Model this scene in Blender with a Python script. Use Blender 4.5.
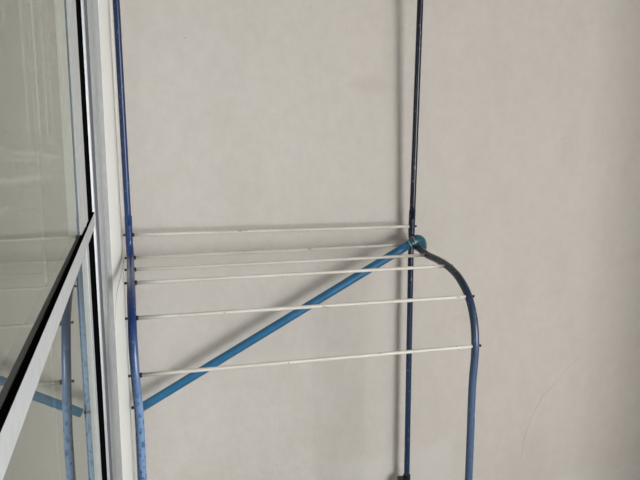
import bpy, bmesh, math, random
from mathutils import Vector, Matrix
random.seed(3)
scene = bpy.context.scene
for o in list(bpy.data.objects): bpy.data.objects.remove(o)
C = scene.collection
S = 1.25                    # survey units to metres
ZF = 1.05                   # floor lies this far under the camera (survey units)
def V(x, d, z):             # x right, d = distance out from the back wall, z relative to eye height
    return Vector((x*S, -d*S, (z+ZF)*S))

# ---------------------------------------------------------------- camera
cam_d = bpy.data.cameras.new('camera'); cam = bpy.data.objects.new('camera', cam_d); C.objects.link(cam)
r = Vector((0.96751, -0.25283, -0.0028)); f = Vector((0.2489, 0.9546, -0.1638)).normalized()
u = Vector((0.0441, 0.1578, 0.9865)); r = f.cross(u).normalized(); u = r.cross(f)
M = Matrix((r, u, -f)).transposed().to_4x4(); M.translation = V(0.0149, 1.6092, 0.0)
cam.matrix_world = M
cam_d.sensor_width = 36.0; cam_d.lens = 707.9/640*36.0; cam_d.clip_start = 0.01
scene.camera = cam

# ---------------------------------------------------------------- sky, daylight, exposure
w = bpy.data.worlds.new('sky'); scene.world = w; w.use_nodes = True
bg = w.node_tree.nodes['Background']; bg.inputs['Color'].default_value = (0.9, 0.96, 1.0, 1); bg.inputs['Strength'].default_value = 2.3
# overcast sky, brightest off to the right of the balcony
wt = w.node_tree; tc = wt.nodes.new('ShaderNodeTexCoord'); dp = wt.nodes.new('ShaderNodeVectorMath'); dp.operation = 'DOT_PRODUCT'
wt.links.new(tc.outputs['Generated'], dp.inputs[0]); dp.inputs[1].default_value = Vector((1, -.30, .12)).normalized()
def wmath(op, a, b):
    k = wt.nodes.new('ShaderNodeMath'); k.operation = op
    for i, v in enumerate((a, b)):
        if isinstance(v, bpy.types.NodeSocket): wt.links.new(v, k.inputs[i])
        else: k.inputs[i].default_value = v
    return k.outputs[0]
glow = wmath('POWER', wmath('MAXIMUM', dp.outputs['Value'], 0.0), 5.0)
wt.links.new(wmath('ADD', wmath('MULTIPLY', glow, 5.0), 1.2), bg.inputs['Strength'])
def area(name, loc, target, sx, sy, power, col):
    l = bpy.data.lights.new(name, 'AREA'); l.shape = 'RECTANGLE'; l.size = sx; l.size_y = sy; l.energy = power; l.color = col
    o = bpy.data.objects.new(name, l); C.objects.link(o); o.location = loc
    o.rotation_euler = (Vector(target)-Vector(loc)).to_track_quat('-Z', 'Y').to_euler()
    return o
area('daylight_opening', (1.92, -3.1, 0.95), (0.2, 0, 0.8), 0.85, 1.2, 56, (1.0, 0.975, 0.95))
vs = scene.view_settings
vs.view_transform = 'Standard'; vs.look = 'None'; vs.gamma = 1.0; vs.exposure = 0.09; vs.use_curve_mapping = False
scene.display_settings.display_device = 'sRGB'

# ---------------------------------------------------------------- materials
def lin(c):
    return tuple(((v/255)/12.92 if v/255 <= .04045 else ((v/255+.055)/1.055)**2.4) for v in c)+(1,)
class NT:
    def __init__(s, name):
        s.m = bpy.data.materials.new(name); s.m.use_nodes = True
        s.t = s.m.node_tree; s.b = s.t.nodes['Principled BSDF']; s.out = s.t.nodes['Material Output']
        s.geo = None
    def n(s, typ, **kw):
        nd = s.t.nodes.new(typ)
        for k, v in kw.items(): setattr(nd, k, v)
        return nd
    def set(s, sock, v):
        if isinstance(v, bpy.types.NodeSocket): s.t.links.new(v, sock)
        else: sock.default_value = v
    def pos(s):
        if not s.geo:
            s.geo = s.n('ShaderNodeTexCoord')
        return s.geo.outputs['Object']
    def xyz(s):
        k = s.n('ShaderNodeSeparateXYZ'); s.set(k.inputs[0], s.pos()); return k.outputs
    def math(s, op, a, b=0.0, c=0.0, clamp=False):
        k = s.n('ShaderNodeMath', operation=op, use_clamp=clamp)
        for i, v in enumerate((a, b, c)): s.set(k.inputs[i], v)
        return k.outputs[0]
    def noise(s, scale, detail=3, rough=.5, stretch=None, off=0.0):
        k = s.n('ShaderNodeTexNoise'); mp = s.n('ShaderNodeMapping')
        s.set(mp.inputs[0], s.pos()); mp.inputs['Scale'].default_value = stretch or (1, 1, 1); mp.inputs['Location'].default_value = (off, off*.7, off*1.3)
        s.set(k.inputs['Vector'], mp.outputs[0])
        k.inputs['Scale'].default_value = scale; k.inputs['Detail'].default_value = detail; k.inputs['Roughness'].default_value = rough
        return k.outputs['Fac']
    def step(s, v, a, b):
        k = s.n('ShaderNodeMapRange', interpolation_type='SMOOTHSTEP'); s.set(k.inputs[0], v)
        k.inputs[1].default_value = a; k.inputs[2].default_value = b; return k.outputs[0]
    def mix(s, fac, a, b):
        k = s.n('ShaderNodeMix', data_type='RGBA'); s.set(k.inputs[0], fac); s.set(k.inputs[6], a); s.set(k.inputs[7], b); return k.outputs[2]
    def bump(s, h, strength, dist):
        k = s.n('ShaderNodeBump'); s.set(k.inputs['Height'], h); k.inputs['Strength'].default_value = strength; k.inputs['Distance'].default_value = dist
        s.set(s.b.inputs['Normal'], k.outputs[0])
    def curve(s, x, pts):   # piecewise curve y(x) through pts, as a node
        xs = [p[0] for p in pts]; ys = [p[1] for p in pts]
        x0, x1, y0, y1 = min(xs), max(xs), min(ys), max(ys)
        mr = s.n('ShaderNodeMapRange'); s.set(mr.inputs[0], x); mr.inputs[1].default_value = x0; mr.inputs[2].default_value = x1
        fc = s.n('ShaderNodeFloatCurve'); s.set(fc.inputs['Value'], mr.outputs[0])
        c = fc.mapping.curves[0]; q = sorted(((a-x0)/(x1-x0), (b-y0)/(y1-y0)) for a, b in pts)
        c.points[0].location = q[0]; c.points[1].location = q[-1]
        for a in q[1:-1]: c.points.new(*a)
        fc.mapping.update()
        m2 = s.n('ShaderNodeMapRange'); s.set(m2.inputs[0], fc.outputs[0]); m2.inputs[3].default_value = y0; m2.inputs[4].default_value = y1
        return m2.outputs[0]

def mat_plain(name, col, rough=.5, metal=0.0, spec=.5, var=.08, scale=40):
    t = NT(name); c = lin(col)
    nz = t.noise(scale, 4)
    t.set(t.b.inputs['Base Color'], t.mix(t.step(nz, .3, .7), tuple(v*(1-var) for v in c[:3])+(1,), tuple(min(1, v*(1+var)) for v in c[:3])+(1,)))
    t.b.inputs['Roughness'].default_value = rough; t.b.inputs['Metallic'].default_value = metal; t.b.inputs['Specular IOR Level'].default_value = spec
    return t.m

def mat_wall():
    t = NT('cream_plaster')
    X, Y, Z = t.xyz()
    base = t.mix(t.step(t.noise(1.6, 4, .55), .3, .7), lin((199, 194, 189)), lin((204, 198, 193)))
    base = t.mix(t.math('MULTIPLY', t.step(t.noise(9, 5, .6, (1, 1, .5), 3.1), .45, .75), .25), base, lin((184, 176, 166)))
    base = t.mix(t.math('MULTIPLY', t.step(t.noise(26, 5, .65, off=1.7), .35, .7), .35), base, lin((190, 185, 177)))
    # small pits and specks
    sp = t.n('ShaderNodeTexVoronoi'); t.set(sp.inputs['Vector'], t.pos()); sp.inputs['Scale'].default_value = 17
    rnd = t.n('ShaderNodeSeparateColor'); t.set(rnd.inputs[0], sp.outputs['Color'])
    speck = t.math('MULTIPLY', t.step(sp.outputs['Distance'], .035, .02), t.step(rnd.outputs[0], .78, .8))
    base = t.mix(t.math('MULTIPLY', speck, .6), base, lin((120, 108, 95)))
    # faint brownish rub marks
    rub = t.step(t.noise(3.2, 3, .5, (1, 1, 2.2), 9), .62, .78)
    base = t.mix(t.math('MULTIPLY', rub, .22), base, lin((172, 156, 145)))
    # pale repainted patch low on the wall
    pn = t.noise(7, 4, .6, (1, 1, .8), 5)
    lim = t.math('ADD', (-.84+ZF)*S-.055, t.math('MULTIPLY', pn, .16))
    pat = t.math('MULTIPLY', t.step(t.math('SUBTRACT', lim, Z), 0, .05), t.step(t.math('ADD', X, t.math('MULTIPLY', pn, .25)), .66, .74))
    pat = t.math('MULTIPLY', pat, t.step(X, 1.02, .96))
    base = t.mix(t.math('MULTIPLY', pat, .6), base, lin((206, 204, 199)))
    lim2 = t.math('ADD', (-.965+ZF)*S-.06, t.math('MULTIPLY', pn, .14))
    pat2 = t.math('MULTIPLY', t.step(t.math('SUBTRACT', lim2, Z), 0, .02), t.step(X, 1.36, 1.42))
    base = t.mix(t.math('MULTIPLY', pat2, .45), base, lin((206, 204, 199)))
    # hairline crack on the right
    pts = [(z, x) for x, z in ((1.2505, -.562), (1.1792, -.6185), (1.0828, -.7059), (1.0318, -.7747), (1.0054, -.8521), (.9967, -.9236))]
    pts = [((z+ZF)*S, x*S) for z, x in pts]
    dx = t.math('ABSOLUTE', t.math('SUBTRACT', X, t.math('ADD', t.curve(Z, pts), t.math('MULTIPLY', t.math('SUBTRACT', t.noise(30, 2), .5), .012))))
    dark_line = t.math('MULTIPLY', t.step(dx, .0030, .0008), t.step(t.noise(8, 3, .6, off=2), .3, .55))
    dark_line = t.math('MULTIPLY', dark_line, t.math('MULTIPLY', t.step(Z, pts[0][0]+.005, pts[0][0]-.03), t.step(Z, pts[-1][0], pts[-1][0]+.05)))
    base = t.mix(t.math('MULTIPLY', dark_line, .22), base, lin((130, 120, 108)))
    t.set(t.b.inputs['Base Color'], base); t.b.inputs['Roughness'].default_value = .85; t.b.inputs['Specular IOR Level'].default_value = .25
    h = t.math('ADD', t.noise(38, 5, .6), t.math('MULTIPLY', t.noise(7, 3, .5), 1.6))
    h = t.math('SUBTRACT', h, t.math('MULTIPLY', speck, .5))
    t.bump(h, .45, .005)
    return t.m

def mat_reveal():
    t = NT('white_painted_plaster')
    X, Y, Z = t.xyz()
    base = t.mix(t.step(t.noise(5, 4, .6, (1, 1, .2)), .3, .75), lin((240, 240, 235)), lin((233, 232, 226)))
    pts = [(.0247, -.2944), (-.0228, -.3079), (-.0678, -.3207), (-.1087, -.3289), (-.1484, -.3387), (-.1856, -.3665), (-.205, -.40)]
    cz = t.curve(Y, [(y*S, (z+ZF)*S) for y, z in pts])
    dark_line = t.step(t.math('ABSOLUTE', t.math('SUBTRACT', Z, cz)), .0048, .0018)  # thin dark curved line across the strip
    base = t.mix(t.math('MULTIPLY', dark_line, .75), base, lin((110, 108, 104)))
    t.set(t.b.inputs['Base Color'], base); t.b.inputs['Roughness'].default_value = .6
    t.bump(t.noise(30, 4), .15, .003)
    return t.m

def mat_tube(name, dark, worn, zlo, zhi, spots, coat=.3):
    t = NT(name); X, Y, Z = t.xyz()
    dn = t.math('ADD', Z, t.math('MULTIPLY', t.math('SUBTRACT', t.noise(14, 3), .5), .25))
    fade = t.step(dn, zhi, zlo)
    c = t.mix(fade, lin(dark), lin(worn))
    n1 = t.noise(120, 3, .6, (1, 1, .6))
    ch = t.math('MULTIPLY', t.step(n1, .53, .58), t.math('MULTIPLY', fade, spots))
    c = t.mix(ch, c, lin((42, 80, 132)))
    n2 = t.step(t.noise(160, 3, .6, (1, 1, .5), 4), .62, .68)
    c = t.mix(t.math('MULTIPLY', n2, .5), c, lin((120, 140, 170)))
    t.set(t.b.inputs['Base Color'], c); t.b.inputs['Roughness'].default_value = .3; t.b.inputs['Specular IOR Level'].default_value = .32; t.b.inputs['Coat Weight'].default_value = coat; t.b.inputs['Coat Roughness'].default_value = .16; t.b.inputs['Coat IOR'].default_value = 1.7
    t.bump(n1, .12, .001)
    return t.m

def mat_rod():
    t = NT('chipped_cream_paint')
    c = t.mix(t.step(t.noise(18, 3, .5, (.4, 1, 1)), .35, .7), lin((210, 207, 200)), lin((200, 194, 183)))
    ch = t.step(t.noise(90, 3, .6, (.35, 1, 1), 2), .66, .7)
    c = t.mix(t.math('MULTIPLY', ch, .8), c, lin((130, 100, 70)))
    t.set(t.b.inputs['Base Color'], c); t.b.inputs['Roughness'].default_value = .45
    return t.m

def mat_glass():
    t = NT('window_glass')
    t.t.nodes.remove(t.b)
    X, Y, Z = t.xyz()
    tr = t.n('ShaderNodeBsdfTransparent'); tr.inputs[0].default_value = (.86, .92, .88, 1)
    clear = t.n('ShaderNodeBsdfTransparent')
    gl = t.n('ShaderNodeBsdfGlossy'); gl.inputs['Roughness'].default_value = .0; gl.inputs['Color'].default_value = (.93, .97, .91, 1)
    fr = t.n('ShaderNodeFresnel'); fr.inputs['IOR'].default_value = 2.0
    m1 = t.n('ShaderNodeMixShader'); t.set(m1.inputs[0], fr.outputs[0]); t.set(m1.inputs[1], tr.outputs[0]); t.set(m1.inputs[2], gl.outputs[0])
    # even pale layer with faint slanted and upright streaks
    sl = t.math('ADD', Z, t.math('MULTIPLY', Y, .06))
    cmb = t.n('ShaderNodeCombineXYZ'); t.set(cmb.inputs[0], t.math('MULTIPLY', sl, 75)); t.set(cmb.inputs[1], t.math('MULTIPLY', Z, .8))
    nz = t.n('ShaderNodeTexNoise'); t.set(nz.inputs['Vector'], cmb.outputs[0]); nz.inputs['Scale'].default_value = 1.0; nz.inputs['Detail'].default_value = 2
    cm2 = t.n('ShaderNodeCombineXYZ'); t.set(cm2.inputs[0], t.math('MULTIPLY', Y, 26)); t.set(cm2.inputs[1], t.math('MULTIPLY', Z, .5))
    nz2 = t.n('ShaderNodeTexNoise'); t.set(nz2.inputs['Vector'], cm2.outputs[0]); nz2.inputs['Scale'].default_value = 1.0; nz2.inputs['Detail'].default_value = 2
    hi = t.step(Z, 1.155, 1.19)
    a = t.math('MULTIPLY', t.step(nz.outputs['Fac'], .52, .66), t.math('MULTIPLY', t.math('SUBTRACT', 1.0, hi), t.step(Z, 1.125, 1.14))); b = t.math('MULTIPLY', t.step(nz2.outputs['Fac'], .52, .66), hi)
    streak_fac = t.math('ADD', .05, t.math('MULTIPLY', t.math('ADD', a, b), .10))
    df = t.n('ShaderNodeBsdfDiffuse'); df.inputs[0].default_value = lin((214, 214, 204))
    m2 = t.n('ShaderNodeMixShader'); t.set(m2.inputs[0], streak_fac); t.set(m2.inputs[1], m1.outputs[0]); t.set(m2.inputs[2], df.outputs[0])
    ge = t.n('ShaderNodeNewGeometry'); m3 = t.n('ShaderNodeMixShader')
    t.set(m3.inputs[0], ge.outputs['Backfacing']); t.set(m3.inputs[1], m2.outputs[0]); t.set(m3.inputs[2], clear.outputs[0])
    t.set(t.out.inputs[0], m3.outputs[0])
    return t.m

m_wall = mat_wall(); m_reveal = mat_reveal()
m_alu = mat_plain('satin_aluminium', (176, 178, 179), .4, .35, .5, .05, 60)
m_black = mat_plain('black_rubber', (9, 9, 10), .9, spec=0.0)
m_groove = mat_plain('groove_dark_grey', (104, 104, 112), .9, spec=.1)
m_floor = mat_plain('grey_cement', (150, 146, 138), .8, var=.12, scale=9)
m_inside = mat_plain('dim_inner_plaster', (150, 156, 146), .9, var=.05, scale=4)
m_tube = mat_tube('blue_enamel_worn', (20, 52, 104), (112, 140, 176), .66, .92, .85)
m_leg = mat_tube('slate_blue_enamel', (10, 24, 46), (70, 90, 120), .66, 1.0, .2, .2)
m_post = mat_tube('navy_enamel', (8, 16, 34), (30, 50, 80), .45, 1.1, .15, .15)
m_pole = mat_tube('blue_enamel', (14, 38, 78), (30, 62, 110), .9, 1.5, .2, .1)
m_rod = mat_rod()
m_brace = mat_plain('bright_blue_sleeve', (34, 102, 144), .42, var=.1, scale=25)
m_teal = mat_plain('teal_plastic', (34, 82, 96), .3, var=.15, scale=60)
m_wire = mat_plain('pale_wire', (150, 170, 172), .35, .3)
m_plug = mat_plain('black_plug_plastic', (12, 13, 16), .45)
m_glass = mat_glass()

# ---------------------------------------------------------------- mesh helpers
def obj(name, bm, m, parent=None, smooth=False, bevel=0.0):
    me = bpy.data.meshes.new(name); bmesh.ops.recalc_face_normals(bm, faces=bm.faces); bm.to_mesh(me); bm.free()
    me.materials.append(m)
    for p in me.polygons: p.use_smooth = smooth
    o = bpy.data.objects.new(name, me); C.objects.link(o)
    if parent: o.parent = parent; o.matrix_parent_inverse = Matrix.Identity(4)
    if parent:      # keep world coordinates of the vertices
        mw = world_of(parent); me.transform(mw.inverted())
    if bevel:
        b = o.modifiers.new('bevel', 'BEVEL'); b.width = bevel; b.segments = 2; b.limit_method = 'ANGLE'
    return o
def world_of(o):
    m = o.matrix_basis.copy()
    return world_of(o.parent) @ m if o.parent else m
def prism(bm, poly, z0, z1):        # plan polygon (x, d) drawn up from z0 to z1
    a = [bm.verts.new(V(x, d, z0)) for x, d in poly]; b = [bm.verts.new(V(x, d, z1)) for x, d in poly]
    bm.faces.new(a); bm.faces.new(b[::-1])
    for i in range(len(a)):
        j = (i+1) % len(a); bm.faces.new((a[i], a[j], b[j], b[i]))
    return bm
def box(bm, x0, x1, d0, d1, z0, z1): return prism(bm, [(x0, d0), (x1, d0), (x1, d1), (x0, d1)], z0, z1)
def spline(pts, per=10):
    P = [Vector(p) for p in pts]; P = [2*P[0]-P[1]]+P+[2*P[-1]-P[-2]]; out = []
    for i in range(1, len(P)-2):
        p0, p1, p2, p3 = P[i-1:i+3]
        t0 = 0; t1 = max(1e-6, (p1-p0).length**.5); t2 = t1+max(1e-6, (p2-p1).length**.5); t3 = t2+max(1e-6, (p3-p2).length**.5)
        for k in range(per):
            t = t1+(t2-t1)*k/per
            a1 = p0*((t1-t)/(t1-t0))+p1*((t-t0)/(t1-t0)); a2 = p1*((t2-t)/(t2-t1))+p2*((t-t1)/(t2-t1)); a3 = p2*((t3-t)/(t3-t2))+p3*((t-t2)/(t3-t2))
            b1 = a1*((t2-t)/(t2-t0))+a2*((t-t0)/(t2-t0)); b2 = a2*((t3-t)/(t3-t1))+a3*((t-t1)/(t3-t1))
            out.append(b1*((t2-t)/(t2-t1))+b2*((t-t1)/(t2-t1)))
    out.append(P[-2]); return out
def tube(bm, path, rad, seg=16, flat=None):
    path = [Vector(p) for p in path]; n = len(path)
    rr = rad if isinstance(rad, (list, tuple)) else [rad]*n
    T = [(path[min(i+1, n-1)]-path[max(i-1, 0)]).normalized() for i in range(n)]
    a = T[0].orthogonal().normalized(); rings = []
    for i in range(n):
        if i: a = (a-T[i]*a.dot(T[i])).normalized()
        b = T[i].cross(a)
        rings.append([bm.verts.new(path[i]+(a*math.cos(2*math.pi*k/seg)+b*math.sin(2*math.pi*k/seg))*rr[i]) for k in range(seg)])
    for i in range(n-1):
        for k in range(seg):
            bm.faces.new((rings[i][k], rings[i][(k+1) % seg], rings[i+1][(k+1) % seg], rings[i+1][k]))
    bm.faces.new(rings[0][::-1]); bm.faces.new(rings[-1])
    return bm
def ring(bm, c, axis, R, r, seg=20):
    axis = Vector(axis).normalized(); a = axis.orthogonal().normalized(); b = axis.cross(a); c = Vector(c)
    rows = []
    for i in range(seg):
        t = 2*math.pi*i/seg; d = a*math.cos(t)+b*math.sin(t)
        rows.append([bm.verts.new(c+d*(R+r*math.cos(2*math.pi*k/8))+axis*(r*math.sin(2*math.pi*k/8))) for k in range(8)])
    for i in range(seg):
        for k in range(8):
            bm.faces.new((rows[i][k], rows[i][(k+1) % 8], rows[(i+1) % seg][(k+1) % 8], rows[(i+1) % seg][k]))
    return bm
def struct(o): o['kind'] = 'structure'; return o
NB = bmesh.new

# ---------------------------------------------------------------- the setting
ZT = .50                           # ceiling height over eye level
struct(obj('floor', box(NB(), -2.6, 2.6, -.12, 3.4, -ZF-.08, -ZF), m_floor))
struct(obj('ceiling', box(NB(), -2.6, 2.6, -.12, 3.4, ZT, ZT+.08), m_floor))
struct(obj('wall_back', box(NB(), -2.6, 2.6, -.12, 0, -ZF, ZT), m_wall))
struct(obj('shade_pier', box(NB(), 1.43, 1.57, 0, .95, -ZF, ZT), m_wall))  # unseen pier, added to darken the right edge of the back wall
# left wall: the strip beside the window and the rest behind the camera
WT, WB = .46, -.95                  # window head and sill
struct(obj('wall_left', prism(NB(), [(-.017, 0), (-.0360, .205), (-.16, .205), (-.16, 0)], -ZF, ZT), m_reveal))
struct(obj('wall_left_rear', box(NB(), -.16, -.0356, 2.3, 3.4, -ZF, ZT), m_reveal))
b = NB(); box(b, -.16, -.0360, .205, 2.3, WT, ZT); struct(obj('wall_left_head', b, m_reveal))
b = NB(); box(b, -.16, -.0360, .205, 2.3, -ZF, WB); struct(obj('wall_left_sill', b, m_reveal))
struct(obj('wall_inner', box(NB(), -2.6, -2.5, 0, 3.4, -ZF, ZT), m_inside))
struct(obj('wall_front', box(NB(), -2.6, 1.1, 3.3, 3.4, -ZF, ZT), m_inside))

# window: fixed jamb, sash stile, transom, black seals, two panes
win = bpy.data.objects.new('window_1', None); C.objects.link(win); win.location = V(-.06, 1.2, WB); struct(win)
jamb = [(-.0365, .203), (-.0365, .213), (-.0436, .213), (-.0436, .327), (-.0443, .330), (-.0493, .330), (-.0493, .431), (-.0499, .434), (-.0530, .436), (-.12, .436), (-.12, .203)]
struct(obj('window_frame', prism(NB(), jamb, WB, WT), m_alu, win))
struct(obj('window_groove_strip', box(NB(), -.0520, -.0489, .342, .424, WB, WT), m_groove, win))  # grey strip added to paint the dark reflection on the jamb face
struct(obj('window_seal', prism(NB(), [(-.11, .434), (-.0529, .434), (-.0533, .440), (-.0600, .520), (-.0600, .575), (-.11, .575)], WB, WT), m_black, win))
stile = [(-.0665, .708), (-.0513, .708), (-.0513, .640), (-.0506, .637), (-.0506, .627), (-.0513, .624), (-.0513, .577), (-.0665, .577)]
struct(obj('window_stile', prism(NB(), stile, -.1350, WT), m_alu, win))
b = NB(); box(b, -.0665, -.0530, .570, .612, WB, -.1560); struct(obj('window_stile', b, m_alu, win, bevel=.0006))
b = NB(); box(b, -.0640, -.0484, .470, 2.3, -.1580, -.1366); struct(obj('window_transom', b, m_alu, win, bevel=.0006))
b = NB(); box(b, -.0630, -.0485, .472, 2.3, -.1367, -.1352); struct(obj('window_gasket', b, m_black, win))
struct(obj('window_glass', box(NB(), -.0550, -.0524, .660, 2.3, -.1360, WT), m_glass, win))
struct(obj('window_glass', box(NB(), -.0590, -.0565, .600, 2.3, WB, -.1570), m_glass, win))

# ---------------------------------------------------------------- the drying rack
rack = bpy.data.objects.new('drying_rack', None); C.objects.link(rack); rack.location = V(.325, .2, -ZF)
rack['label'] = 'blue tubular metal clothes drying rack with white rods standing against the cream wall'
rack['category'] = 'drying rack'
RT = .0079*S; RP = .0070*S; RR = .0035*S
dd = [.0401, .0502, .1411, .2471, .3496, .3862]
Lx = [(-.0032, -.2391), (-.0022, -.2876), (-.0021, -.2957), (-.0013, -.2999), (-.0012, -.3413), (.0003, -.4347)]
Rx = [(.6513, -.2461), (.6505, -.2880), (.6500, -.2977), (.6506, -.3024), (.6502, -.3445), (.6497, -.4360)]
for side, att, xs, zs in ((-1, Lx, (-.0032, .0037), -.1977), (1, Rx, (.6512, .6485), -.2060)):
    # upper pole, leaning a little out from the wall, pushed into the loop tube
    top = V(-.0062, .0692, .2443) if side < 0 else V(.65, .0692, .2697)
    bot = V(-.0034, .0428, zs-.02) if side < 0 else V(.6510, .0431, zs-.02)
    top2 = bot+(top-bot)*1.42
    obj('upper_pole', tube(NB(), [bot+(top2-bot)*k/24 for k in range(25)], RP), m_post if side > 0 else m_pole, rack, True)
    # looped side tube: sleeve, forward arm, bend, front leg
    x0 = xs[0]
    pts = [V(x0, .0428, zs), V(x0, .0415, zs-.02), V(att[0][0], dd[0], att[0][1]), V(att[0][0], .0403, att[0][1]-.022), V(att[1][0], .056, att[1][1]+.001),
           V(att[1][0], .09, att[1][1]-.0035), V(att[2][0], dd[2], att[2][1]), V((att[2][0]+att[3][0])/2, .196, att[2][1]-.0008), V(att[3][0], dd[3], att[3][1]), V(att[3][0], .302, att[3][1]-.013),
           V(att[4][0], dd[4], att[4][1]), V(att[4][0], .375, att[4][1]-.04), V(att[5][0], dd[5], att[5][1]), V(xs[1], .382, -.52), V(xs[1], .381, -.63), V(xs[1], .379, -.80), V(xs[1], .377, -ZF+.03)]
    lt = obj('side_tube', tube(NB(), spline(pts, 8), RT, 18), m_tube if side < 0 else m_leg, rack, True)
    obj('foot_cap', tube(NB(), [V(xs[1], .377, -ZF), V(xs[1], .377, -ZF+.045)], RT*1.25), m_plug, lt, True)
    # back leg down the wall, with its black coupling
    xb = x0 if side < 0 else .6505
    lg = obj('back_leg', tube(NB(), [V(xb, .040, z) for z in [-.282-.03*k for k in range(26)]]+[V(xb, .040, -ZF)], RP), m_post if side > 0 else m_tube, rack, True)
    cb = NB(); tube(cb, [V(xb, .040, -.884), V(xb, .040, -.93)], RP*1.3)
    box(cb, xb-.021 if side > 0 else xb-.010, xb, .028, .046, -.925, -.892)
    obj('coupling', cb, m_plug, lg)
for i in range(6):
    a = V(Lx[i][0], dd[i], Lx[i][1]); e = V(Rx[i][0], dd[i], Rx[i][1]); ax = (e-a).normalized()
    n = 12; p0 = a+ax*RT*.9; p1 = e-ax*RT*.9
    rd = obj('rod', tube(NB(), [p0+(p1-p0)*k/n for k in range(n+1)], RR, 12), m_rod, rack, True)
    for at, sg in ((a, -1), (e, 1)):
        tip = at+ax*sg*RT*1.55
        bt = tube(NB(), [at+ax*sg*RT*.7, at+ax*sg*RT*1.25, at+ax*sg*RT*1.26, tip], [RR*.55, RR*.55, RR*.8, RR*.7], 12)
        obj('bolt', bt, m_plug, rd, True)
    if True:
        fe = a+ax*RT*.85
        obj('ferrule', tube(NB(), [fe, fe+ax*RT*.55], RR*1.25, 12), m_plug, rd, True)
# diagonal brace in its blue sleeve
bl, br = V(.0075, .060, -.6255), V(.6360, .071, -.2830)
bd = (br-bl).normalized()
brace = obj('brace', tube(NB(), [bl+(br-bl)*k/20 for k in range(21)], .0100*S, 18), m_brace, rack, True)
obj('bolt', tube(NB(), [V(-.016, .047, -.630), V(.004, .047, -.630)], .0035*S, 12), m_plug, brace, True)
# teal end boot hooked over the right post, tied with wire
hp = spline([br-bd*.012, V(.6455, .070, -.2785), V(.6550, .067, -.2755), V(.6645, .063, -.2790), V(.6715, .058, -.2880), V(.6750, .054, -.2985)], 6)
n = len(hp); hr = [S*(.0102+.0028*math.sin(math.pi*min(1, k/(n-1)*1.15))) for k in range(n)]; hr[-1] *= .9
boot = obj('end_boot', tube(NB(), hp, hr, 18), m_teal, brace, True)
obj('wire_tie', ring(NB(), V(.6330, .070, -.2842), bd, .0122*S, .0012*S), m_wire, boot, True)
obj('wire_tie', ring(NB(), V(.6440, .070, -.2790), (1, 0, .25), .0135*S, .0011*S), m_wire, boot, True)
